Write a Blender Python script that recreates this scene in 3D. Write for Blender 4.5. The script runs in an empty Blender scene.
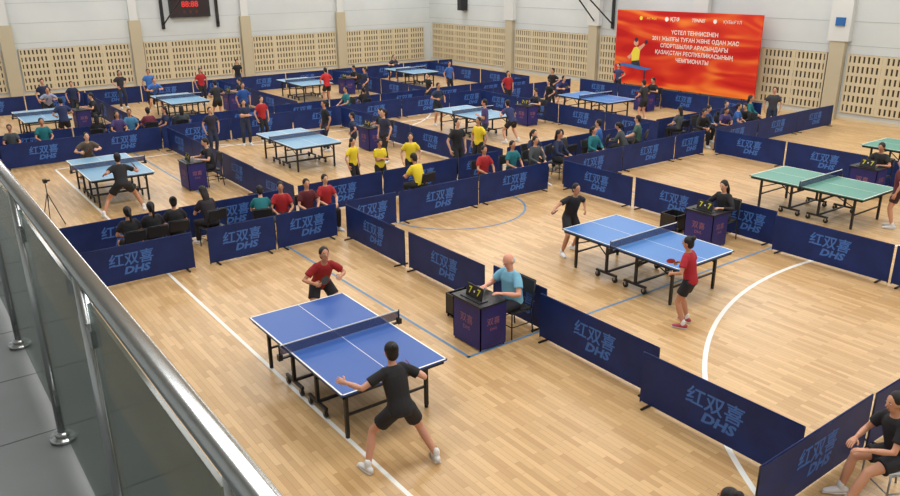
import bpy, math, random
from mathutils import Vector as V, Matrix
random.seed(7)
SC=bpy.context.scene
COL=SC.collection
GZ=.004
def srgb(c):
    return tuple(((x/255)/12.92 if x/255<=0.04045 else ((x/255+0.055)/1.055)**2.4) for x in c)+(1,)
MC={}
def mat(name,col=(128,128,128),rough=.6,metal=0,spec=.5,emit=None,es=1,trans=None):
    if name in MC: return MC[name]
    m=bpy.data.materials.new(name); m.use_nodes=True
    b=m.node_tree.nodes['Principled BSDF']
    b.inputs['Base Color'].default_value=srgb(col)
    b.inputs['Roughness'].default_value=rough
    b.inputs['Metallic'].default_value=metal
    b.inputs['Specular IOR Level'].default_value=spec
    if emit:
        b.inputs['Emission Color'].default_value=srgb(emit); b.inputs['Emission Strength'].default_value=es
    MC[name]=m; return m
def noisy(name,c1,c2,scale,rough=.6,detail=3,**k):
    m=mat(name,c1,rough,**k); nt=m.node_tree; b=nt.nodes['Principled BSDF']
    tc=nt.nodes.new('ShaderNodeTexCoord'); n=nt.nodes.new('ShaderNodeTexNoise'); n.inputs['Scale'].default_value=scale; n.inputs['Detail'].default_value=detail
    r=nt.nodes.new('ShaderNodeValToRGB'); r.color_ramp.elements[0].color=srgb(c1); r.color_ramp.elements[1].color=srgb(c2)
    r.color_ramp.elements[0].position=.35; r.color_ramp.elements[1].position=.65
    nt.links.new(tc.outputs['Object'],n.inputs['Vector']); nt.links.new(n.outputs['Fac'],r.inputs['Fac']); nt.links.new(r.outputs['Color'],b.inputs['Base Color'])
    return m
# ------------------------------------------------------------ mesh builder
class MB:
    def __init__(s): s.v=[];s.f=[];s.m=[];s.s=[]
    def add(s,vs,fs,mat=0,sm=False):
        o=len(s.v); s.v+= [tuple(x) for x in vs]
        for f in fs: s.f.append([i+o for i in f]); s.m.append(mat); s.s.append(sm)
    def box(s,x0,y0,z0,x1,y1,z1,mat=0,M=None):
        vs=[V((x,y,z)) for z in (z0,z1) for y in (y0,y1) for x in (x0,x1)]
        if M is not None: vs=[M@v for v in vs]
        s.add(vs,[(0,2,3,1),(4,5,7,6),(0,1,5,4),(2,6,7,3),(0,4,6,2),(1,3,7,5)],mat)
    def loft(s,pts,rad,mat=0,side=V((1,0,0)),seg=10,cap='round',sm=True):
        pts=[V(p) for p in pts]; R=[(r,r) if not isinstance(r,tuple) else r for r in rad]
        n=len(pts); T=[]
        for i in range(n):
            a=pts[max(i-1,0)]; b=pts[min(i+1,n-1)]; t=(b-a)
            T.append(t.normalized() if t.length>1e-9 else V((0,0,1)))
        P=[];RR=[];TT=[]
        if cap=='round':
            r=min(R[0]); P.append(pts[0]-T[0]*r*.7); RR.append((R[0][0]*.6,R[0][1]*.6)); TT.append(T[0])
        P+=pts;RR+=R;TT+=T
        if cap=='round':
            r=min(R[-1]); P.append(pts[-1]+T[-1]*r*.7); RR.append((R[-1][0]*.6,R[-1][1]*.6)); TT.append(T[-1])
        vs=[]
        ps=V(side)
        for p,r,t in zip(P,RR,TT):
            sd=ps-t*ps.dot(t)
            if sd.length<1e-3: sd=V((0,1,0))-t*t.y
            if sd.length<1e-3: sd=V((0,0,1))-t*t.z
            sd.normalize(); bb=t.cross(sd)
            for k in range(seg):
                a=2*math.pi*k/seg; vs.append(p+sd*math.cos(a)*r[0]+bb*math.sin(a)*r[1])
        fs=[]
        for i in range(len(P)-1):
            for k in range(seg):
                k2=(k+1)%seg; fs.append((i*seg+k,i*seg+k2,(i+1)*seg+k2,(i+1)*seg+k))
        fs.append(tuple(reversed(range(seg)))); L=(len(P)-1)*seg; fs.append(tuple(range(L,L+seg)))
        s.add(vs,fs,mat,sm)
    def tube(s,a,b,r,mat=0,seg=8): s.loft([a,b],[r,r],mat,seg=seg,cap='flat',side=V((.3,.9,.1)))
    def ell(s,c,r,mat=0,ax=None,nu=12,nv=8):
        c=V(c); ax=ax or (V((1,0,0)),V((0,1,0)),V((0,0,1)))
        vs=[c-ax[2]*r[2]];fs=[]
        for j in range(1,nv):
            ph=-math.pi/2+math.pi*j/nv
            for k in range(nu):
                a=2*math.pi*k/nu
                vs.append(c+ax[0]*r[0]*math.cos(a)*math.cos(ph)+ax[1]*r[1]*math.sin(a)*math.cos(ph)+ax[2]*r[2]*math.sin(ph))
        vs.append(c+ax[2]*r[2]); N=len(vs)-1
        for k in range(nu): fs.append((0,1+(k+1)%nu,1+k))
        for j in range(nv-2):
            for k in range(nu):
                a=1+j*nu+k;b=1+j*nu+(k+1)%nu; fs.append((a,b,b+nu,a+nu))
        o=1+(nv-2)*nu
        for k in range(nu): fs.append((o+k,o+(k+1)%nu,N))
        s.add(vs,fs,mat,True)
    def mesh(s,name,mats=()):
        me=bpy.data.meshes.new(name); me.from_pydata(s.v,[],s.f)
        for m in mats: me.materials.append(m)
        me.polygons.foreach_set('material_index',s.m); me.polygons.foreach_set('use_smooth',s.s); me.update()
        return me
def obj(name,me,loc=(0,0,0),rz=0,parent=None,scale=1):
    o=bpy.data.objects.new(name,me); COL.objects.link(o); o.location=loc; o.rotation_euler=(0,0,rz); o.scale=(scale,)*3
    if parent: o.parent=parent
    return o
def remesh(mb,vox,it=3):
    me=mb.mesh('tmp'); o=bpy.data.objects.new('tmp',me); COL.objects.link(o)
    r=o.modifiers.new('r','REMESH'); r.mode='VOXEL'; r.voxel_size=vox
    q=o.modifiers.new('s','SMOOTH'); q.factor=.5; q.iterations=it
    dg=bpy.context.evaluated_depsgraph_get(); n=bpy.data.meshes.new_from_object(o.evaluated_get(dg))
    vs=[v.co.copy() for v in n.vertices]; fs=[tuple(p.vertices) for p in n.polygons]
    bpy.data.objects.remove(o); bpy.data.meshes.remove(me); bpy.data.meshes.remove(n)
    return vs,fs
TX={}
def textgeo(body,size,sp=1.0,res=3,off=0):
    k=(body,size,sp,res,off)
    if k in TX: return TX[k]
    cu=bpy.data.curves.new('t','FONT'); cu.body=body; cu.size=size; cu.align_x='CENTER'; cu.align_y='CENTER'; cu.resolution_u=res; cu.space_line=sp; cu.offset=off
    o=bpy.data.objects.new('t',cu); COL.objects.link(o)
    dg=bpy.context.evaluated_depsgraph_get(); n=bpy.data.meshes.new_from_object(o.evaluated_get(dg))
    vs=[v.co.copy() for v in n.vertices]; fs=[tuple(p.vertices) for p in n.polygons]
    bpy.data.objects.remove(o); bpy.data.curves.remove(cu); bpy.data.meshes.remove(n)
    TX[k]=(vs,fs); return TX[k]
def addtext(mb,body,size,org,xa,ya,mi,sp=1.0,res=3,shear=0,sx=1.0,off=0):
    vs,fs=textgeo(body,size,sp,res,off); org=V(org);xa=V(xa);ya=V(ya)
    mb.add([org+xa*((v.x+shear*v.y)*sx)+ya*v.y for v in vs],fs,mi)

# ------------------------------------------------------------ camera
f_,pit,yaw,rol,CH=769.13,math.radians(19.674),math.radians(53.685),math.radians(-.510),5.409
fw=V((math.cos(pit)*math.cos(yaw),math.cos(pit)*math.sin(yaw),-math.sin(pit)))
r=fw.cross(V((0,0,1))).normalized(); u=r.cross(fw)
r2=r*math.cos(rol)+u*math.sin(rol); u2=-r*math.sin(rol)+u*math.cos(rol)
cd=bpy.data.cameras.new('camera'); cd.sensor_width=36; cd.lens=f_/900*36; cd.clip_start=.05; cd.clip_end=200
co=bpy.data.objects.new('camera',cd); COL.objects.link(co)
M=Matrix((r2,u2,-fw)).transposed().to_4x4(); M.translation=V((0,0,CH)); co.matrix_world=M
SC.camera=co
SC.view_settings.view_transform='Standard'

# ------------------------------------------------------------ materials
m_white=mat('white_paint',(205,207,204),.7)
def parquet():
    m=mat('parquet_floor',(200,165,120),.34,spec=.45); nt=m.node_tree; b=nt.nodes['Principled BSDF']; N=nt.nodes.new; K=nt.links.new
    tc=N('ShaderNodeTexCoord'); mp=N('ShaderNodeMapping'); mp.inputs['Rotation'].default_value=(0,0,math.radians(90))
    K(tc.outputs['Object'],mp.inputs['Vector'])
    br=N('ShaderNodeTexBrick'); br.inputs['Scale'].default_value=1; br.inputs['Brick Width'].default_value=.55; br.inputs['Row Height'].default_value=.075
    br.inputs['Mortar Size'].default_value=.0015; br.inputs['Bias'].default_value=0
    br.inputs['Color1'].default_value=srgb((215,179,129)); br.inputs['Color2'].default_value=srgb((188,150,101)); br.inputs['Mortar'].default_value=srgb((148,112,72))
    br.offset=.37
    K(mp.outputs[0],br.inputs['Vector'])
    n=N('ShaderNodeTexNoise'); n.inputs['Scale'].default_value=1.2; K(tc.outputs['Object'],n.inputs['Vector'])
    mx=N('ShaderNodeMix'); mx.data_type='RGBA'; mx.blend_type='MULTIPLY'; mx.inputs[0].default_value=.35
    K(br.outputs['Color'],mx.inputs[6]); 
    rr=N('ShaderNodeValToRGB'); rr.color_ramp.elements[0].color=(.72,.72,.72,1); rr.color_ramp.elements[1].color=(1,1,1,1)
    K(n.outputs['Fac'],rr.inputs['Fac']); K(rr.outputs['Color'],mx.inputs[7]); K(mx.outputs[2],b.inputs['Base Color'])
    return m
m_floor=parquet()
m_navy=noisy('navy_fabric',(15,36,88),(20,44,104),2.5,.5,spec=.35)
m_navyt=mat('barrier_print',(62,108,182),.6)
m_black=mat('black_metal',(24,24,27),.45)
m_dark=mat('dark_plastic',(32,32,36),.5)
m_steel=mat('brushed_steel',(190,192,192),.24,metal=1)
m_line=mat('court_white',(232,232,226),.5)
m_bline=mat('court_blue',(92,132,166),.5)

# ------------------------------------------------------------ room
XB,YL,ZC=29.4,42.0,8.6; XN,YR=-4.5,-6.0
def simple(name,boxes,mats,me=None):
    mb=MB()
    for b in boxes: mb.box(*b)
    return obj(name,mb.mesh(name,mats))
simple('floor',[(XN-.2,YR-.2,-.12,XB+.2,YL+.2,0,0)],[m_floor])
m_ceil=mat('ceiling_paint',(225,226,224),.8)
simple('ceiling',[(XN-.2,YR-.2,ZC,XB+.2,YL+.2,ZC+.2,0)],[m_ceil])
m_wall=noisy('wall_panel_paint',(192,198,198),(202,207,206),.4,.75)
m_beige=mat('beige_paint',(205,190,158),.7)
m_seam=mat('panel_seam',(160,165,164),.8)
W0,W1=5.2,7.9
def wall_y():
    mb=MB(); mb.box(XN,YL,0,XB,YL+.25,W0); mb.box(XN,YL,W1,XB,YL+.25,ZC)
    x=XN
    while x<XB: mb.box(x,YL,W0,x+.35,YL+.25,W1); x+=2.9
    mb.box(XB-.3,YL,W0,XB,YL+.25,W1)
    for z in (2.45,3.35,4.25): mb.box(XN,YL-.006,z,XB,YL,z+.015,1)
    return obj('wall_left',mb.mesh('wall_left',[m_wall,m_seam]))
wall_y()
def wall_x():
    mb=MB(); mb.box(XB,YR,0,XB+.25,YL+.25,W0); mb.box(XB,YR,W1,XB+.25,YL+.25,ZC)
    y=YR
    while y<YL: mb.box(XB,y,W0,XB+.25,y+.35,W1); y+=3.15
    for z in (2.75,3.6,4.45): mb.box(XB-.006,YR,z,XB,YL,z+.015,1)
    return obj('wall_back',mb.mesh('wall_back',[m_wall,m_seam]))
wall_x()
simple('wall_near',[(XN-.25,YR,0,XN,YL,ZC,0)],[m_wall])
simple('wall_right',[(XN,YR-.25,0,XB,YR,ZC,0)],[m_wall])
m_pil=mat('pilaster_paint',(182,172,146),.7)
for x in (5.35,11.15,17.0,22.9):
    simple('trim_pilaster',[(x-.28,YL-.22,0,x+.28,YL-.001,3.3,0),(x-.2,YL-.16,3.3,x+.2,YL-.001,ZC,1)],[m_pil,m_white])
for y in (34.0,27.6,21.4,15.2,9.0):
    simple('trim_pilaster',[(XB-.22,y-.28,0,XB-.001,y+.28,2.9,0),(XB-.25,y-.4,2.9,XB-.001,y+.4,ZC,1)],[m_pil,m_white])
m_slat=mat('slat_beige',(200,187,156),.6); m_slot=mat('slot_dark',(62,54,42),.9)
def slats(L,h):
    mb=MB(); mb.box(0,-.03,0,L,0,h,1)
    n=int(L/.17)
    for i in range(n+1):
        x=i*L/n; mb.box(max(0,x-.05),-.06,0,min(L,x+.05),-.03,h,0)
    rows=6
    for j in range(rows+1):
        z=j*h/rows; mb.box(0,-.065,max(0,z-.06),L,-.03,min(h,z+.06),0)
    k=max(1,round(L/1.25))
    for i in range(k+1):
        x=i*L/k; mb.box(max(0,x-.07),-.07,0,min(L,x+.07),-.03,h,0)
    return mb.mesh('slatted_wall_panel',[m_slat,m_slot])
for a,b in ((-.2,5.0),(5.75,10.8),(11.5,16.65),(17.35,22.55),(23.25,28.9)):
    obj('slatted_wall_panel',slats(b-a,1.95),(a,YL-.001,.25))
for a,b in ((34.4,41.6),(28.0,33.6),(21.8,27.2),(15.6,21.0),(9.4,14.8),(3.4,8.6)):
    obj('slatted_wall_panel',slats(b-a,2.15),(XB-.001,b,.3),-math.pi/2)
simple('baseboard_left',[(XN,YL-.02,.001,XB,YL-.001,.12,0)],[m_beige])
simple('baseboard_back',[(XB-.02,YR,.001,XB-.001,YL,.12,0)],[m_beige])

# banner
def banner():
    m=mat('banner_print',(225,60,35),.5,spec=.2); nt=m.node_tree;b=nt.nodes['Principled BSDF'];N=nt.nodes.new;K=nt.links.new
    tc=N('ShaderNodeTexCoord'); mp=N('ShaderNodeMapping'); mp.inputs['Rotation'].default_value=(math.radians(35),0,0); mp.inputs['Scale'].default_value=(1,.3,1.1)
    K(tc.outputs['Object'],mp.inputs['Vector'])
    n=N('ShaderNodeTexNoise'); n.inputs['Scale'].default_value=.9; n.inputs['Detail'].default_value=1; n.inputs['Distortion'].default_value=1.6
    K(mp.outputs[0],n.inputs['Vector'])
    r=N('ShaderNodeValToRGB'); e=r.color_ramp.elements; e[0].position=.32;e[0].color=srgb((190,26,26)); e[1].position=.68;e[1].color=srgb((240,128,50))
    x=r.color_ramp.elements.new(.5); x.color=srgb((216,58,34))
    K(n.outputs['Fac'],r.inputs['Fac']); K(r.outputs['Color'],b.inputs['Base Color'])
    W,H=7.6,3.35; y1=25.75; z0=.38; X=XB-.55
    mb=MB(); mb.box(X,y1-W,z0,X+.06,y1,z0+H,0)
    for yy in (y1-.6,y1-W/2,y1-W+.6):
        mb.tube((X+.1,yy,0),(X+.1,yy,z0+H-.1),.025,1); mb.tube((X+.1,yy,1.2),(X+.3,yy,.02),.02,1); mb.box(X-.1,yy-.03,.001,X+.3,yy+.03,.03,1)
    def t(s,sz,fx,fz,mi=2,sp=1.25,**k): addtext(mb,s,sz,(X-.006,y1-fx*W,z0+fz*H),(0,-1,0),(0,0,1),mi,sp,**k)
    t("ҮСТЕЛ ТЕННИСІНЕН\n2011 ЖЫЛҒЫ ТУҒАН ЖӘНЕ ОДАН ЖАС\nСПОРТШЫЛАР АРАСЫНДАҒЫ\nҚАЗАҚСТАН РЕСПУБЛИКАСЫНЫҢ\nЧЕМПИОНАТЫ",.235,.58,.56,off=.004)
    t("АҚТӨБЕ",.14,.27,.9,3); t("ҚТФ",.24,.44,.9,off=.004); t("TENNIS",.2,.60,.9,2,shear=.25,off=.003); t("ҚҰБЫҒҰЛ",.18,.82,.9)
    def disk(fx,fz,rr,mi,d=.007):
        vs=[];n=20
        for k in range(n): a=2*math.pi*k/n; vs.append(V((X-d,y1-fx*W+rr*math.cos(a),z0+fz*H+rr*math.sin(a))))
        mb.add(vs,[tuple(reversed(range(n)))],mi)
    disk(.19,.9,.09,3); disk(.38,.9,.1,2); disk(.71,.9,.09,2)
    def poly(pts,mi,d=.008):
        vs=[V((X-d,y1-fx*W,z0+fz*H)) for fx,fz in pts]; mb.add(vs,[tuple(range(len(pts)))],mi)
    poly([(.13,.42),(.15,.50),(.17,.52),(.20,.49),(.195,.33),(.14,.31)],3,.009)
    poly([(.14,.32),(.195,.34),(.21,.25),(.18,.23),(.17,.27),(.16,.23),(.135,.24)],5,.010)
    poly([(.18,.51),(.225,.57),(.235,.55),(.20,.47)],4,.010); poly([(.13,.42),(.10,.37),(.12,.34),(.14,.38)],4,.011)
    disk(.165,.57,.14,4,.012); disk(.243,.59,.09,5,.012); disk(.165,.61,.10,5,.013)
    poly([(.0,.25),(.25,.21),(.30,.24),(.08,.285)],6,.014); poly([(.04,.06),(.05,.06),(.05,.25),(.04,.25)],5,.013); poly([(.24,.03),(.25,.03),(.25,.22),(.24,.22)],5,.013)
    return obj('championship_banner',mb.mesh('championship_banner',[m,m_black,mat('print_white',(240,232,225),.6),mat('print_yellow',(235,215,70),.6),mat('print_skin',(215,160,130),.6),mat('print_dark',(40,40,60),.6),mat('print_blue',(60,110,180),.6)]))
banner()
mb=MB(); mb.box(0,-.18,0,2.1,0,1.05,0)
mb.box(.1,-.185,.1,2.0,-.18,.95,1)
addtext(mb,"88:88",.40,(1.05,-.19,.64),(1,0,0),(0,0,1),2,off=.01); addtext(mb,"8   8   8",.24,(1.05,-.19,.26),(1,0,0),(0,0,1),3)
obj('wall_scoreboard',mb.mesh('wall_scoreboard',[m_dark,mat('sb_face',(40,26,28),.4),mat('sb_led',(190,45,40),.5,emit=(200,40,35),es=.6),mat('sb_dim',(110,40,36),.5)]),(13.0,YL-.012,3.35))
def hoop(loc,rz,hw=1.45):
    mb=MB()
    for x in (-hw,hw):
        mb.tube((x,-.06,3.0),(x*.5,-2.2,4.75),.035,0); mb.tube((x,-.06,5.0),(x*.5,-2.2,4.75),.035,0); mb.box(x-.08,-.08,2.8,x+.08,-.02,5.1,0)
    mb.tube((-hw*.5,-2.2,4.75),(hw*.5,-2.2,4.75),.035,0)
    mb.box(-.9,-2.3,4.6,.9,-2.26,5.65,1)
    for k in range(16):
        a=2*math.pi*k/16;b=2*math.pi*(k+1)/16
        mb.tube((.225*math.cos(a),-2.55+.225*math.sin(a),4.75),(.225*math.cos(b),-2.55+.225*math.sin(b),4.75),.01,2,6)
    obj('basketball_hoop',mb.mesh('basketball_hoop',[m_black,m_white,mat('hoop_orange',(220,90,40),.5)]),loc,rz)
hoop((14.05,YL-.02,0),0); hoop((XB-.02,27.0,0),-math.pi/2,.55)
simple('wall_sign',[(XB-.3,15.0,3.45,XB-.26,15.35,3.75,0)],[mat('sign_blue',(36,96,160),.5)])
simple('loudspeaker',[(XB-.4,38.0,3.3,XB-.02,38.5,4.0,0),(XB-.42,38.05,3.35,XB-.4,38.45,3.95,1)],[m_dark,m_black])

# floor markings
mb=MB()
def strip(mb,x0,y0,x1,y1,mi=0,z0=.0003,z1=.0016): mb.box(x0,y0,z0,x1,y1,z1,mi)
strip(mb,3.772,-5.5,3.828,25); strip(mb,3.765,24.93,26.3,25.0); strip(mb,23.0,-5.5,23.07,25)
cx,cy,R=13.3,-.34,7.6
for k in range(80):
    a=math.radians(8+164*k/80);b=math.radians(8+164*(k+1)/80)
    q=[V((cx+rr*math.cos(t),cy+rr*math.sin(t),.0016)) for rr,t in ((R-.036,a),(R+.036,a),(R+.036,b),(R-.036,b))]
    mb.add(q,[(0,1,2,3)],0)
cy2=29.5
for k in range(60):
    a=math.radians(190+160*k/60);b=math.radians(190+160*(k+1)/60)
    q=[V((cx+rr*math.cos(t),cy2+rr*math.sin(t),.0016)) for rr,t in ((6-.03,a),(6+.03,a),(6+.03,b),(6-.03,b))]
    mb.add(q,[(0,1,2,3)],0)
obj('court_marking_white',mb.mesh('court_marking_white',[m_line]))
mb=MB()
for s_ in ((6.28,8.1,6.33,26.1),(15.27,8.1,15.32,26.1),(6.27,8.1,15.33,8.15),(6.27,26.04,15.33,26.1),(6.27,17.0,15.33,17.05)): strip(mb,*s_,z0=.002,z1=.003)
for k in range(60):
    a=2*math.pi*k/60;b=2*math.pi*(k+1)/60
    q=[V((10.8+rr*math.cos(t),14.6+rr*math.sin(t),.003)) for rr,t in ((1.775,a),(1.825,a),(1.825,b),(1.775,b))]
    mb.add(q,[(0,1,2,3)],0)
obj('court_marking_blue',mb.mesh('court_marking_blue',[m_bline]))

# ------------------------------------------------------------ tables
m_net=mat('net_mesh',(20,30,90),.8)
nt=m_net.node_tree; tr=nt.nodes.new('ShaderNodeBsdfTransparent'); mx=nt.nodes.new('ShaderNodeMixShader'); mx.inputs[0].default_value=.6
nt.links.new(tr.outputs[0],mx.inputs[1]); nt.links.new(nt.nodes['Principled BSDF'].outputs[0],mx.inputs[2]); nt.links.new(mx.outputs[0],nt.nodes['Material Output'].inputs[0])
def table_mesh(key,top):
    mb=MB(); W,L,H=1.525,2.74,.76
    for hf in (0,1):
        y0=0 if hf==0 else 1.375; y1=1.365 if hf==0 else 2.74
        mb.box(0,y0,H-.025,W,y1,H,0)
        mb.box(.03,y0+.03,H-.075,W-.03,y0+.055,H-.026,1); mb.box(.03,y1-.055,H-.075,W-.03,y1-.03,H-.026,1)
        mb.box(.03,y0+.03,H-.075,.055,y1-.03,H-.026,1); mb.box(W-.055,y0+.03,H-.075,W-.03,y1-.03,H-.026,1)
        z=H+.0012
        ln=.022
        mb.box(0,y0,H,ln,y1,z,2); mb.box(W-ln,y0,H,W,y1,z,2)
        if hf==0: mb.box(0,0,H,W,ln,z,2)
        else: mb.box(0,L-ln,H,W,L,z,2)
        mb.box(W/2-.004,y0,H,W/2+.004,y1,z,2)
        s=1 if hf==0 else -1; e=0 if hf==0 else L
        Y=lambda d: e+s*d
        for x in (.17,W-.17):
            a,b=sorted((Y(.22),Y(.265))); mb.box(x-.022,a,.04,x+.022,b,H-.03,1); mb.tube((x,Y(.243),0),(x,Y(.243),.04),.028,1)
            a,b=sorted((Y(1.0),Y(1.045))); mb.box(x-.022,a,.13,x+.022,b,H-.03,1)
            mb.tube((x,Y(.26),.5),(x,Y(.75),H-.06),.012,1); mb.tube((x,Y(1.02),.45),(x,Y(.7),H-.06),.012,1)
            a,b=sorted((Y(.78),Y(1.28))); mb.box(x-.02,a,.11,x+.02,b,.15,1)
            for d in (.82,1.24):
                mb.loft([(x-.016,Y(d),.055),(x+.016,Y(d),.055)],[.055,.055],1,side=V((0,1,0)),seg=14,cap='flat'); mb.box(x-.024,Y(d)-.012,.055,x+.024,Y(d)+.012,.12,3)
        a,b=sorted((Y(1.0),Y(1.035))); mb.box(.17,a,.12,W-.17,b,.155,1); mb.box(.17,a,.48,W-.17,b,.51,1)
        a,b=sorted((Y(.23),Y(.255))); mb.box(.17,a,.3,W-.17,b,.33,1)
    c=1.37
    for x in (-.1525,W+.1525):
        mb.tube((x,c,H-.03),(x,c,H+.155),.012,1); s=1 if x<0 else -1
        mb.box(min(x,x+s*.22),c-.02,H-.05,max(x,x+s*.22),c+.02,H-.027,1)
        mb.box(x-.03,c-.03,H-.06,x+.03,c+.03,H+.02,1)
    mb.box(-.1525,c-.0015,H+.008,W+.1525,c+.0015,H+.14,4); mb.box(-.1525,c-.004,H+.138,W+.1525,c+.004,H+.1525,2)
    return mb.mesh('table_tennis_table_'+key,[top,m_black,m_line,m_steel,m_net])
tA=table_mesh('a',noisy('table_blue',(44,84,156),(48,90,164),.6,.4,spec=.35))
tB=table_mesh('b',noisy('table_blue_reflection',(58,114,180),(64,120,186),.6,.4,spec=.4))  # lighter blue: reflected light is put into the top colour
tC=table_mesh('c',noisy('table_green',(84,138,124),(90,146,130),.6,.4,spec=.35))
tD=table_mesh('d',noisy('table_blue_glare',(108,150,180),(116,158,186),.6,.4,spec=.4))  # blue top paled: window glare is painted into the base colour
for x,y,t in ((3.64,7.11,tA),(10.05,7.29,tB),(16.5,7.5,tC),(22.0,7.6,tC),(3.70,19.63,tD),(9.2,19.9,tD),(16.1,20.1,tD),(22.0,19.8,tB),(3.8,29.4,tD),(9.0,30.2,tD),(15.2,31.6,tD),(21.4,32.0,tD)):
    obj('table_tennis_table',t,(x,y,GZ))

# ------------------------------------------------------------ barriers
BM={}
def barrier_mesh(L):
    L=round(L,2)
    if L in BM: return BM[L]
    mb=MB(); mb.box(.01,-.012,.03,L-.01,.012,.735,0)
    for x in (.012,L-.012): mb.tube((x,0,0.01),(x,0,.745),.011,1,6)
    mb.tube((.012,0,.742),(L-.012,0,.742),.009,0,6)
    for x in (.16,L-.16): mb.box(x-.015,-.16,0,x+.015,.16,.02,1)
    for s in (1,-1):
        xa=(s,0,0); oy=-.0135*s
        addtext(mb,"红双喜",.27,(L*.5,oy,.46),xa,(0,0,1),2,res=2,shear=.12,off=.004)
        addtext(mb,"DHS",.19,(L*.5+s*.08,oy,.25),xa,(0,0,1),2,res=2,shear=.25,sx=1.25,off=.008)
    BM[L]=mb.mesh('court_barrier',[m_navy,m_black,m_navyt]); return BM[L]
def bar(x,y,L,ax):
    j=random.uniform(-.012,.012)
    o=obj('court_barrier',barrier_mesh(L-.02),(x+.01 if ax=='x' else x,y if ax=='x' else y+.01,GZ),(0 if ax=='x' else math.pi/2)+j)
def runx(y,x0,x1,st=2.35):
    x=x0
    while x1-x>.7:
        l=min(st,x1-x); bar(x,y,2.33 if l>2 else (1.4 if l>1.35 else 1.0),'x'); x+=st
def runy(x,y1,y0,st=2.35):
    y=y1
    while y-y0>.7:
        l=2.33 if y-y0>2 else (1.4 if y-y0>1.35 else 1.0); bar(x,y-l,l,'y'); y-=l+.02
for a in ((2.0,14.3,2.33,'x'),(4.6,14.3,1.43,'x'),(6.05,14.3,1.43,'x'),(7.7,14.3,1.3,'x'),(9.03,14.25,2.33,'x'),(11.4,14.3,2.33,'x')): bar(*a)
runx(14.4,14.35,20.6); runx(14.4,21.0,28.2)
for a in ((7.6,11.8,2.33,'y'),(7.66,9.42,2.33,'y'),(7.78,8.02,1.35,'y'),(7.58,5.66,2.33,'y'),(7.34,3.5,2.25,'y')): bar(*a)
for a in ((14.2,11.85,2.33,'y'),(14.26,9.5,2.33,'y'),(14.34,8.15,1.3,'y'),(14.12,5.72,2.33,'y'),(14.1,3.5,2.2,'y')): bar(*a)
runy(20.8,14.2,3.6)
runx(3.4,6.3,13.8); runx(3.4,14.3,28)
bar(2.3,16.1,2.33,'x');bar(4.65,16.1,2.33,'x');runx(16.15,7.45,13.6);runx(16.3,14.0,20.4);runx(16.5,20.7,26.3)
for x in (7.4,13.8,20.5,26.4): runy(x,25.6,16.5)
runx(25.8,.2,26.3)
runx(27.4,.2,25.0)
for x in (7.1,13.1,19.2,25.2): runy(x,36.2,27.6)
runx(36.4,.2,27)

# ------------------------------------------------------------ people
def ik(a,c,l1,l2,pole):
    a=V(a);c=V(c);d=c-a;L=d.length
    if L>(l1+l2)*.995: c=a+d.normalized()*(l1+l2)*.995; d=c-a; L=d.length
    t=(l1*l1-l2*l2+L*L)/(2*L); h=math.sqrt(max(0,l1*l1-t*t)); dn=d/L
    p=V(pole); p=(p-dn*p.dot(dn)).normalized()
    return a+dn*t+p*h, c
POSES={
 'stand':dict(hz=.915,lean=2,w=((-.25,.04,.87),(.25,.04,.87)),a=((-.1,0,.08),(.1,.03,.08))),
 'stand_hips':dict(hz=.91,lean=3,w=((-.17,.04,1.02),(.2,.1,.98)),a=((-.13,0,.08),(.13,.05,.08))),
 'stand_cross':dict(hz=.915,lean=2,w=((.06,.22,1.16),(-.06,.2,1.12)),a=((-.11,.03,.08),(.11,0,.08)),hp=8),
 'walk':dict(hz=.90,lean=4,w=((-.24,.2,.92),(.25,-.12,.9)),a=((-.09,-.22,.10),(.09,.26,.08))),
 'ready':dict(hz=.77,lean=32,w=((-.22,.42,.98),(.26,.48,.96)),a=((-.27,.02,.08),(.27,-.02,.08)),pad=1,hp=-22),
 'upright_play':dict(hz=.89,lean=10,w=((-.2,.26,1.0),(.22,.30,1.08)),a=((-.15,.0,.08),(.15,.05,.08)),pad=1),
 'near_play':dict(hz=.80,lean=20,w=((-.52,.36,1.10),(.42,.30,1.00)),a=((-.40,.1,.08),(.40,-.12,.08)),pad=1,hp=-12,tw=12),
 'reach':dict(hz=.84,lean=18,w=((-.25,.2,1.0),(.62,.25,1.12)),a=((-.2,-.1,.08),(.26,.12,.08)),pad=1,hp=-5,tw=-10),
 'lunge':dict(hz=.74,lean=35,w=((-.35,.25,.95),(.42,.5,.95)),a=((-.5,-.12,.08),(.42,.12,.08)),pad=1,hp=-20),
 'sit':dict(hz=.555,lean=4,w=((-.13,.33,.66),(.13,.33,.66)),a=((-.12,.40,.08),(.12,.44,.08)),kp=(0,.3,1)),
 'sit_lean':dict(hz=.555,lean=24,w=((-.08,.50,.68),(.08,.50,.70)),a=((-.16,.36,.08),(.16,.42,.08)),kp=(0,.3,1),hp=5),
 'sit_desk':dict(hz=.555,lean=8,w=((-.2,.38,.81),(.2,.40,.81)),a=((-.14,.36,.08),(.14,.32,.08)),kp=(0,.3,1),hp=12,eb=1),
 'sit_fwd':dict(hz=.555,lean=14,w=((-.1,.45,.70),(.14,.42,.70)),a=((-.16,.62,.08),(.12,.50,.08)),kp=(0,.3,1)),
}
SK,SH,BO,HA,SO,EW,ED,LI,SOL,PR,PBK,WD=range(12)
PM={}
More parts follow.
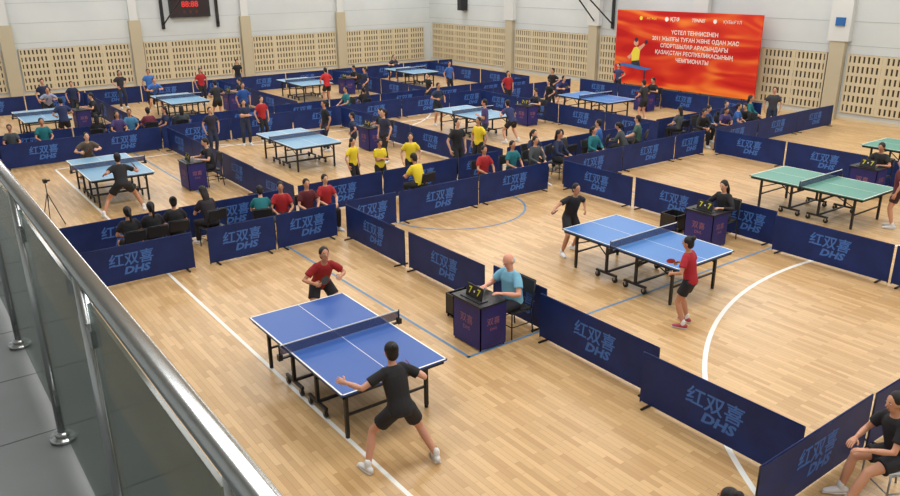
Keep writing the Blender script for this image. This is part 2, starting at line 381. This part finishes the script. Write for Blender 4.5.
def human(pk,sleeve,bottom,hair,vox,fat=1.0):
    key=(pk,sleeve,bottom,hair,vox,fat)
    if key in PM: return PM[key]
    q=POSES[pk]; X=V((1,0,0)); Z=V((0,0,1)); Lr=math.radians(q['lean'])
    P=V((0,0,q['hz'])); U=V((0,math.sin(Lr),math.cos(Lr))); F=V((0,math.cos(Lr),-math.sin(Lr)))
    tw=math.radians(q.get('tw',0)); xs=X*math.cos(tw)+F*math.sin(tw)
    sit=pk.startswith('sit')
    neck=P+U*.50
    ha=math.radians(q['lean']*.45+q.get('hp',0)); hU=V((0,math.sin(ha),math.cos(ha))); hF=V((0,math.cos(ha),-math.sin(ha)))
    hc=neck+(U*.5+hU*.5).normalized()*.165
    sw=.155*(1+(fat-1)*.5)
    sh=[P+U*.435-xs*sw,P+U*.435+xs*sw]
    hip=[P-X*.085-U*.02,P+X*.085-U*.02]
    el=[];wr=[];kn=[];an=[]
    for i,s in ((0,-1),(1,1)):
        pole=V((s*.9,-.6,-.6)) if not q.get('eb') else V((s*.8,-.3,-.8))
        e,w=ik(sh[i],q['w'][i],.285,.25,pole); el.append(e);wr.append(w)
        k,a=ik(hip[i],q['a'][i],.43,.415,V(q.get('kp',(s*.18,1,.1)))); kn.append(k);an.append(a)
    o=MB()
    b=MB()
    b.loft([P-U*.05,P,P+U*.12,P+U*.26,P+U*.38,P+U*.445,neck],[(.10,.08),(.150,.10),(.125,.088),(.145,.10),(.145,.092),(.10,.066),(.054,.054)],side=xs,seg=16)
    b.loft([neck-U*.03,hc-hU*.06],[.052*fat,.048*fat],seg=10)
    b.ell(hc+hU*.018,(.074,.092,.10),ax=(X,hF,hU),nu=16,nv=12)
    b.ell(hc+hF*.022-hU*.055,(.052*fat,.062,.062),ax=(X,hF,hU),nu=14,nv=10)
    b.loft([hc+hF*.09+hU*.012,hc+hF*.108-hU*.022],[.009,.015],seg=8)
    for s in (-1,1): b.ell(hc+X*s*.074-hF*.005-hU*.005,(.012,.02,.032),ax=(X,hF,hU),nu=8,nv=6)
    for i in (0,1):
        s=-1 if i==0 else 1
        b.loft([sh[i]-xs*s*.015,sh[i]*.5+el[i]*.5,el[i],el[i]*.6+wr[i]*.4,wr[i]],[.046*fat,.044*fat,.037*fat,.037*fat,.024*fat],seg=10)
        b.loft([hip[i],hip[i]*.5+kn[i]*.5,kn[i],kn[i]*.65+an[i]*.35,an[i],an[i]-Z*.03],[.082,.075,.054,.056,.034,.034],seg=12)
    vs,fs=remesh(b,vox,2); o.add(vs,fs,SK,True)
    c=MB()
    hem=-.075 if not sit else -.03
    g=fat
    c.loft([P+U*hem,P,P+U*.12+F*.04*(g-1),P+U*.26,P+U*.38,P+U*.455,neck-U*.002],[(.168*g,.122*g),(.168*g,.125*g),(.148*g*g,.11*g*g),(.162*g,.117*g),(.168*g,.115*g),(.135*g,.095),(.072*g,.070)],side=xs,seg=18,cap='flat')
    for i in (0,1):
        s=-1 if i==0 else 1
        c.ell(sh[i]-xs*s*.035+U*.006,(.075*g,.068,.066*g),ax=(X,F,U),nu=12,nv=8)
        if sleeve=='short': c.loft([sh[i]-xs*s*.03,sh[i]*.75+el[i]*.25,sh[i]*.35+el[i]*.65],[.064*g,.064*g,.066*g],seg=12,cap='flat')
        else: c.loft([sh[i]-xs*s*.03,sh[i]*.5+el[i]*.5,el[i],el[i]*.1+wr[i]*.9],[.066,.058,.052,.038],seg=12,cap='flat')
    vs,fs=remesh(c,vox,2); o.add(vs,fs,SH,True)
    c=MB(); c.loft([P-U*.105,P-U*.06,P+U*.03,P+U*.10],[(.12,.10),(.16,.122),(.166,.118),(.142,.105)],side=X,seg=16,cap='flat')
    for i in (0,1):
        if bottom=='shorts':
            t=.62; c.loft([hip[i],hip[i]*(1-t*.5)+kn[i]*t*.5,hip[i]*(1-t)+kn[i]*t],[.104,.100,.102],seg=14,cap='flat')
        else: c.loft([hip[i],hip[i]*.5+kn[i]*.5,kn[i],kn[i]*.5+an[i]*.5,an[i]+Z*.005],[.102,.088,.072,.066,.056],seg=12,cap='flat')
    vs,fs=remesh(c,vox,2); o.add(vs,fs,BO,True)
    c=MB()
    if hair!='bald':
        c.ell(hc-hF*.016+hU*.034,(.084,.094,.098),ax=(X,hF,hU),nu=16,nv=12)
        c.ell(hc-hF*.045-hU*.02,(.074,.062,.08),ax=(X,hF,hU),nu=12,nv=10)
        if hair=='tail':
            c.ell(hc-hF*.115+hU*.05,(.025,.03,.03),ax=(X,hF,hU)); c.loft([hc-hF*.12+hU*.045,hc-hF*.165-hU*.03,hc-hF*.15-hU*.14,hc-hF*.13-hU*.22],[.024,.034,.028,.010],seg=8)
        if hair=='long':
            c.loft([hc-hF*.05+hU*.02,hc-hF*.075-hU*.1,hc-hF*.085-hU*.22],[(.085,.05),(.09,.045),(.07,.025)],seg=12,side=X)
        if hair=='bun': c.ell(hc-hF*.10+hU*.10,(.045,.045,.045),ax=(X,hF,hU))
    else:
        c.ell(hc-hF*.036-hU*.010,(.083,.072,.066),ax=(X,hF,hU),nu=14,nv=10)
    vs,fs=remesh(c,max(vox*.8,.010),1); o.add(vs,fs,HA,True)
    for s in (-1,1):
        o.ell(hc+X*s*.030+hF*.081+hU*.012,(.011,.008,.006),EW,(X,hF,hU),8,6)
        o.ell(hc+X*s*.030+hF*.087+hU*.012,(.0055,.004,.0055),ED,(X,hF,hU),6,5)
        o.ell(hc+X*s*.031+hF*.087+hU*.030,(.017,.005,.0035),HA,(X,hF,hU),8,4)
    o.ell(hc+hF*.083-hU*.058,(.022,.008,.007),LI,(X,hF,hU),8,5)
    for i in (0,1):
        s=-1 if i==0 else 1
        d=(wr[i]-el[i]).normalized(); grip=(i==1 and q.get('pad'))
        pn=V((-s*.8,.1,-.6)) if not sit else V((0,.1,-1))
        pn=(pn-d*pn.dot(d)).normalized(); sd=d.cross(pn)*(1 if s>0 else -1)
        w=wr[i]
        o.loft([w-d*.01,w+d*.03,w+d*.085],[(.026,.018),(.036,.015),(.040,.013)],SK,side=sd,seg=8)
        cu=math.radians(62 if grip else 22)
        for k in range(4):
            Lf=(.034,.038,.035,.028)[k]; p0=w+d*.082+sd*(.030-.020*k)
            d1=d*math.cos(cu*.6)+pn*math.sin(cu*.6); d2=d*math.cos(cu*1.7)+pn*math.sin(cu*1.7)
            d3=d*math.cos(cu*2.3)+pn*math.sin(cu*2.3)
            o.loft([p0,p0+d1*Lf,p0+d1*Lf+d2*Lf*.75,p0+d1*Lf+d2*Lf*.75+d3*Lf*.5],[.0095,.009,.008,.0065],SK,seg=6)
        p0=w+d*.025+sd*.032; d1=(d*.6+sd*.7+pn*.35).normalized(); d2=(d*.9+sd*.15+pn*.4).normalized()
        o.loft([p0,p0+d1*.035,p0+d1*.035+d2*.028],[.012,.0105,.008],SK,seg=6)
        if grip:
            hcn=w+d*.085+pn*.026; hd=(sd*.75+d*.65).normalized(); nn=hd.cross(pn).cross(hd).normalized()
            lat=hd.cross(nn)
            o.loft([hcn-hd*.05,hcn+hd*.055],[(.014,.011)]*2,WD,side=lat,seg=8)
            bc=hcn+hd*.13
            for sg,mi in ((1,PR),(-1,PBK)):
                vs=[];n=18
                for zz in (0,.006*sg):
                    for k in range(n):
                        a=2*math.pi*k/n; vs.append(bc+hd*.08*math.cos(a)+lat*.075*math.sin(a)+nn*zz)
                fs=[tuple(range(n)),tuple(range(n,2*n))]+[(k,(k+1)%n,n+(k+1)%n,n+k) for k in range(n)]
                o.add(vs,fs,mi)
    for i in (0,1):
        s=-1 if i==0 else 1
        a=an[i]; y=math.radians(12)*s; ff=V((math.sin(y),math.cos(y),0)); z0=a.z-.08
        g_=V((a.x,a.y,z0))
        o.loft([g_-ff*.06+Z*.045,g_-ff*.01+Z*.052,g_+ff*.07+Z*.040,g_+ff*.14+Z*.030,g_+ff*.175+Z*.026],[(.034,.038),(.040,.046),(.044,.034),(.040,.024),(.026,.017)],SO,side=X,seg=12)
        o.loft([g_-ff*.065+Z*.011,g_+ff*.05+Z*.011,g_+ff*.185+Z*.011],[(.036,.010),(.046,.010),(.034,.010)],SOL,side=X,seg=12)
        if bottom=='shorts': o.loft([a-Z*.02,a+Z*.06],[.040,.041],SOL,seg=10)
    PM[key]=o.mesh('person_'+'_'.join(map(str,key[:4])),[None]*12)
    return PM[key]
def cmat(pref,c,rough=.8): return mat('%s_%d_%d_%d'%(pref,*c),c,rough)
SKC=[(205,150,120),(190,135,105),(215,165,135)]
def person(name,pk,x,y,hd,sc,shirt,bot=(28,28,34),hair='short',hcol=(24,20,20),sleeve='short',bottom='shorts',vox=.022,shoe=(225,225,225),skin=None,fat=1.0):
    me=human(pk,sleeve,bottom,hair,vox,fat)
    o=bpy.data.objects.new(name,me); COL.objects.link(o); o.location=(x,y,GZ); o.rotation_euler=(0,0,math.radians(hd)); o.scale=(sc,)*3
    sk=skin or random.choice(SKC)
    ms=[cmat('skin',sk,.5),cmat('cloth',shirt),cmat('cloth',bot),cmat('hair',hcol,.65),cmat('shoe',shoe,.6),mat('eye_white',(225,222,216),.3),mat('eye_dark',(25,18,15),.3),mat('lips',(165,85,80),.5),mat('sole_white',(230,230,228),.7),mat('rubber_red',(190,30,35),.5),mat('rubber_black',(20,20,20),.5),mat('paddle_wood',(190,150,100),.5)]
    for i,m in enumerate(ms):
        o.material_slots[i].link='OBJECT'; o.material_slots[i].material=m
    return o
def chair_mesh(seatm,framem):
    mb=MB()
    mb.box(-.21,-.19,.43,.21,.22,.455,0)
    Mb=Matrix.Translation((0,-.2,.45))@Matrix.Rotation(math.radians(10),4,'X')
    mb.box(-.2,-.02,.2,.2,.005,.42,0,Mb)
    for x in (-.215,.215):
        mb.tube((x,.2,0),(x,.2,.44),.012,1); mb.tube((x,-.24,0),(x,-.19,.44),.012,1); mb.tube((x,-.19,.44),(x,-.275,.88),.012,1); mb.tube((x,.2,.43),(x,-.19,.43),.012,1)
        mb.tube((x,.2,.2),(x,-.215,.2),.009,1)
    mb.tube((-.215,-.275,.88),(.215,-.275,.88),.012,1); mb.tube((-.215,.2,.2),(.215,.2,.2),.009,1)
    return mb.mesh('chair',[seatm,framem])
CH_B=chair_mesh(m_dark,m_black); CH_W=chair_mesh(mat('white_plastic',(215,215,212),.5),mat('grey_tube',(150,152,155),.35,metal=.8))
def seated(name,pk,x,y,hd,sc,shirt,ch=CH_B,**k):
    person(name,pk,x,y,hd,sc,shirt,**k)
    obj('spectator_chair' if name!='umpire' else 'umpire_chair',ch,(x,y,GZ),math.radians(hd),scale=min(1,sc*1.0))
m_desk=noisy('desk_purple',(32,30,94),(40,36,108),2,.55); m_emb=mat('desk_emblem',(150,96,112),.6); m_yel=mat('digit_yellow',(205,195,50),.5)
def desk_mesh():
    mb=MB()
    L=.68;D=.5
    mb.box(0,0,0.03,.015,L,.72,0); mb.box(0,0,.03,D,.015,.72,0); mb.box(0,L-.015,.03,D,L,.72,0); mb.box(-.02,-.02,.72,D+.02,L+.02,.745,1)
    for x in (.02,D-.02):
        for y in (.03,L-.03): mb.tube((x,y,0),(x,y,.72),.013,1,6)
    addtext(mb,"双喜",.16,(-.003,L/2,.44),(0,-1,0),(0,0,1),2); addtext(mb,"DHS",.09,(-.003,L/2,.30),(0,-1,0),(0,0,1),2)
    addtext(mb,"双喜",.13,(D/2,-.003,.45),(1,0,0),(0,0,1),2); addtext(mb,"DHS",.07,(D/2,-.003,.33),(1,0,0),(0,0,1),2)
    mb.box(.05,.1,.745,.22,.56,.76,3)
    Ms=Matrix.Translation((.13,.33,.76))@Matrix.Rotation(math.radians(12),4,'Y')
    mb.box(-.008,-.19,0,.008,.19,.19,3,Ms)
    for yy in (.10,-.10):
        vs,fs=textgeo("7",.15,1,3,.004); o=V((-.010,yy,.095))
        mb.add([Ms@(o+V((0,-1,0))*v.x+V((0,0,1))*v.y) for v in vs],fs,4)
        mb.add([Ms@(V((.010,yy,.095))+V((0,1,0))*v.x+V((0,0,1))*v.y) for v in vs],fs,4)
    mb.box(-.012,-.012,.08,-.008,.012,.11,5,Ms)
    return mb.mesh('umpire_desk',[m_desk,m_black,m_emb,m_dark,m_yel,m_line])
DM=desk_mesh()
def umpset(dx,dy,ux,uy,hd,shirt,sc=.98,**k):
    obj('umpire_desk',DM,(dx,dy,GZ)); seated('umpire','sit_desk',ux,uy,hd,sc,shirt,**k)
umpset(6.52,8.12,7.38,8.38,90,(120,180,208),sc=1.02,bottom='pants',bot=(35,38,50),hair='bald',hcol=(190,188,185),vox=.014,skin=(222,160,135),fat=1.12)
umpset(13.1,8.8,13.88,9.1,90,(28,28,32),bottom='pants',hair='long',vox=.016,sleeve='long')
umpset(6.15,20.0,6.9,20.3,90,(30,30,34),bottom='pants'); umpset(12.4,21.2,13.15,21.5,90,(30,30,38),bottom='pants'); umpset(19.2,21.2,19.95,21.5,90,(35,35,48),bottom='pants')
umpset(25.05,20.5,25.8,20.8,90,(30,30,34),bottom='pants'); umpset(19.4,8.6,20.15,8.9,90,(30,30,34),bottom='pants')
umpset(5.75,31.0,6.5,31.3,90,(30,30,34),bottom='pants'); umpset(11.75,31.5,12.5,31.8,90,(30,40,60),bottom='pants'); umpset(17.85,32.5,18.6,32.8,90,(30,30,34),bottom='pants')
def towel(x,y):
    mb=MB(); mb.box(0,0,.05,.42,.42,.08,0)
    for b in ((0,0,.05,.02,.42,.42),(.4,0,.05,.42,.42,.42),(0,0,.05,.42,.02,.42),(0,.4,.05,.42,.42,.42)): mb.box(*b,0)
    for x_ in (.03,.39):
        for y_ in (.03,.39): mb.tube((x_,y_,0),(x_,y_,.06),.02,0)
    mb.box(.06,.06,.08,.36,.36,.3,1)
    obj('towel_box',mb.mesh('towel_box',[m_black,mat('towel_navy',(40,44,70),.9)]),(x,y,GZ))
towel(6.9,9.1); towel(13.3,9.85)
# players
person('table_tennis_player','ready',5.12,10.5,172,.96,(150,24,30),bot=(28,28,34),hair='short',vox=.014)
person('table_tennis_player','near_play',4.03,6.46,-6,.98,(24,24,28),bot=(28,28,34),hair='bun',vox=.013,skin=(205,150,125))
person('table_tennis_player','reach',10.72,10.5,172,.93,(26,26,30),bot=(28,28,34),hair='short',vox=.014)
person('table_tennis_player','upright_play',9.76,6.85,15,.90,(166,28,42),bot=(28,28,34),hair='bun',vox=.014,shoe=(170,70,80))
person('table_tennis_player','stand',17.5,7.25,20,.93,(95,30,40),bot=(60,30,36),hair='long')
person('table_tennis_player','lunge',4.25,18.95,-10,1.0,(24,24,28),bot=(24,24,28))
person('table_tennis_player','ready',4.35,22.9,180,.95,(92,82,72),bot=(40,40,44))
person('table_tennis_player','upright_play',16.8,23.6,180,.95,(32,50,78)); person('table_tennis_player','ready',16.9,19.4,0,.95,(40,50,95))
person('table_tennis_player','upright_play',23.2,19.1,0,.95,(40,40,44)); person('table_tennis_player','ready',22.8,23.3,180,.95,(40,44,90))
person('table_tennis_player','upright_play',4.9,28.6,0,.95,(40,50,90)); person('table_tennis_player','ready',5.3,33.6,180,.95,(150,160,190))
person('table_tennis_player','upright_play',10.6,29.6,0,.95,(40,40,44)); person('table_tennis_player','ready',9.4,33.8,180,.95,(60,110,190))
person('table_tennis_player','upright_play',15.9,30.6,0,.95,(190,36,40)); person('table_tennis_player','ready',22.2,35.3,180,.95,(60,60,70))
BK=(26,26,30);DN=(30,42,74);TL=(24,110,118);RD=(168,32,38);YE=(226,200,40);BL=(44,92,160);WH=(205,208,210);GR=(70,76,80);PU=(72,60,110)
for x,y,c,h,hd in ((3.4,15.05,BK,'tail',5),(3.85,15.1,BK,'tail',0),(4.32,15.2,BK,'bun',-5)): seated('spectator','sit',x,y,hd,.93,c,hair=h)
seated('spectator','sit_lean',5.1,15.35,10,.98,(34,28,36),hair='long',bottom='pants')
for x,y,c,hd in ((6.05,14.95,TL,-20),(6.55,15.05,RD,160),(7.1,14.95,(90,26,34),175),(7.6,15.05,RD,180)): seated('spectator','sit_lean' if c==TL else 'sit',x,y,hd,.92,c,hair=random.choice(['short','tail']),bottom='pants')
person('spectator','stand_cross',10.0,16.6,170,.86,YE,bottom='pants'); person('spectator','stand',9.6,17.3,200,.84,YE,bottom='pants'); person('spectator','stand',10.95,16.6,150,.88,YE,bottom='pants'); seated('spectator','sit_lean',10.25,15.1,10,1.0,YE,bottom='pants'); person('spectator','stand',13.55,17.0,100,.92,YE,bottom='pants')
person('spectator','stand',12.4,16.5,180,1.02,BK,bottom='pants',shoe=(30,30,30))
seated('spectator','sit',12.1,15.0,175,.96,RD,bottom='pants'); seated('spectator','sit',13.05,15.0,180,.96,TL,bottom='pants'); seated('spectator','sit',13.9,15.05,180,.96,GR,bottom='pants',sleeve='long')
cols=[DN,BK,TL,BL,GR,(60,90,80),DN,BK,(48,74,120),PU]
i=0
for x,y in ((14.8,15.1),(15.5,15.45),(16.2,15.1),(16.9,15.5),(17.6,15.1),(18.4,15.3),(14.4,15.65),(21.3,15.2),(21.9,15.6),(22.5,15.2),(23.2,15.6),(23.8,15.1),(24.4,15.5),(22.9,14.95),(21.1,15.85)):
    seated('spectator',random.choice(['sit','sit_lean','sit']),x,y,random.choice([0,180,150,-160,30,90]),random.uniform(.9,1.0),cols[i%10],hair=random.choice(['short','tail','short','long']),bottom='pants',sleeve=random.choice(['short','long']),vox=.026); i+=1
for x,y,c,p,hd in ((11.4,22.2,BK,'stand',90),(11.4,20.4,DN,'stand_hips',60),(12.0,19.6,(40,44,66),'stand',100),(15.4,19.0,PU,'stand_cross',60),(21.2,22.2,BK,'stand_hips',80),(8.3,24.0,(40,40,56),'stand',180),(10.4,24.9,RD,'stand',190),(9.7,24.7,DN,'stand_cross',170),
  (24.9,14.9,(60,60,66),'stand',120),(23.3,24.2,BK,'stand_hips',100),(21.5,29.2,(60,100,170),'stand',180),(21.3,24.8,RD,'stand',170),(18.6,26.7,BK,'walk',90),(6.3,34.0,DN,'stand',180),(8.5,35.4,(44,44,56),'stand_hips',190),(9.6,35.0,(60,110,180),'stand',170),
  (11.6,34.2,RD,'stand',180),(17.5,30.0,DN,'walk',90),(11.1,28.2,(36,80,150),'stand',180),(5.3,34.2,DN,'stand',180),(14.4,37.0,BK,'stand',180),(27.2,24.0,(60,70,110),'stand_hips',100)):
    person('spectator',p,x,y,hd,random.uniform(.86,.98),c,bot=random.choice([(28,28,34),(36,44,66)]),hair=random.choice(['short','short','tail']),bottom='pants',vox=.026)
for k,(x,y) in enumerate(((2.3,26.7),(3.0,26.5),(3.9,26.6),(5.5,26.6),(6.1,26.5),(6.6,26.9),(7.1,26.5),(7.7,26.6),(8.2,26.5),(14.6,26.5),(15.4,26.6))):
    seated('spectator','sit',x,y,random.choice([0,180,170,-20,90]),random.uniform(.9,1.0),[DN,GR,TL,BK,PU,(70,130,170),(110,40,60)][k%7],hair=random.choice(['short','tail','long']),bottom='pants',vox=.026)
seated('spectator','sit_fwd',7.95,2.8,60,.98,(26,26,30),ch=CH_W,bot=(30,30,36),hair='tail',vox=.014)
seated('spectator','sit',5.12,2.95,0,.95,(200,200,198),ch=CH_W,hair='bun',bottom='pants',vox=.014)
mb=MB()
for k in range(3):
    a=math.radians(90+120*k); mb.tube((.35*math.cos(a),.35*math.sin(a),0),(0,0,.95),.014,0,6)
mb.tube((0,0,.7),(0,0,1.25),.014,0,6); mb.box(-.05,-.08,1.25,.05,.08,1.35,0); mb.tube((.05,0,1.3),(.13,0,1.3),.03,0)
obj('camera_tripod',mb.mesh('camera_tripod',[m_black]),(2.65,19.1,GZ),scale=.8)

# ------------------------------------------------------------ balcony and railing
ZB=3.58; XR=.334
m_tile=noisy('balcony_tile',(98,102,102),(110,114,113),1.5,.45)
mb=MB(); mb.box(XN,YR,ZB-.25,.58,YL-.3,ZB,0)
y=YR+.3
while y<20: mb.box(XN,y,ZB,.58,y+.006,ZB+.0008,1); y+=.6
x=-4.2
while x<.55: mb.box(x,YR,ZB,x+.006,20,ZB+.0008,1); x+=.6
obj('balcony_floor',mb.mesh('balcony_floor',[m_tile,mat('tile_joint',(75,77,77),.8)]))
m_glass=mat('tinted_glass',(112,122,118),.08)
nt=m_glass.node_tree; tr=nt.nodes.new('ShaderNodeBsdfTransparent'); tr.inputs[0].default_value=srgb((196,206,201)); mx=nt.nodes.new('ShaderNodeMixShader'); mx.inputs[0].default_value=.6
nt.links.new(tr.outputs[0],mx.inputs[1]); nt.links.new(nt.nodes['Principled BSDF'].outputs[0],mx.inputs[2]); nt.links.new(mx.outputs[0],nt.nodes['Material Output'].inputs[0])
rail=bpy.data.objects.new('balcony_railing',None); COL.objects.link(rail)
mb=MB(); mb.tube((XR,YR+.05,4.68),(XR,30,4.68),.025,0,24); obj('handrail',mb.mesh('handrail',[m_steel]),parent=rail)
mb=MB(); gl=MB()
y=3.2-1.08*8
while y<30:
    mb.tube((XR,y,ZB),(XR,y,4.66),.020,0,14)
    mb.tube((XR,y,ZB),(XR,y,ZB+.018),.055,0,18); mb.tube((XR,y,ZB+.018),(XR,y,ZB+.04),.032,0,18)
    for z in (ZB+.22,4.50): 
        for s in (-1,1): mb.box(XR-.012,y+s*.015,z-.025,XR+.012,y+s*.075,z+.025,0)
    gl.box(XR-.005,y+.06,ZB+.09,XR+.005,y+1.02,4.60,0)
    y+=1.08
obj('posts',mb.mesh('posts',[m_steel]),parent=rail); obj('glass_panels',gl.mesh('glass_panels',[m_glass]),parent=rail)

# ------------------------------------------------------------ lights
hm=MB(); hm.box(-2.6,-1.3,0,2.6,1.3,.12,0); lampme=hm.mesh('added_lamp_housing',[m_white])  # unseen ceiling lamps, added to light the hall evenly and softly
for ix in range(4):
    for iy in range(6):
        x=1.5+ix*8.2; y=0+iy*7.6
        e=obj('added_ceiling_lamp',lampme,(x,y,ZC-.13))
        l=bpy.data.lights.new('added_lamp','AREA'); l.shape='RECTANGLE'; l.size=5.0; l.size_y=2.4; l.energy=288; l.color=(.985,.995,1)
        lo=bpy.data.objects.new('added_lamp_light',l); COL.objects.link(lo); lo.parent=e; lo.location=(0,0,-.02)
w=bpy.data.worlds.new('w'); SC.world=w; w.use_nodes=True
w.node_tree.nodes['Background'].inputs[0].default_value=(.82,.9,1,1); w.node_tree.nodes['Background'].inputs[1].default_value=1.8
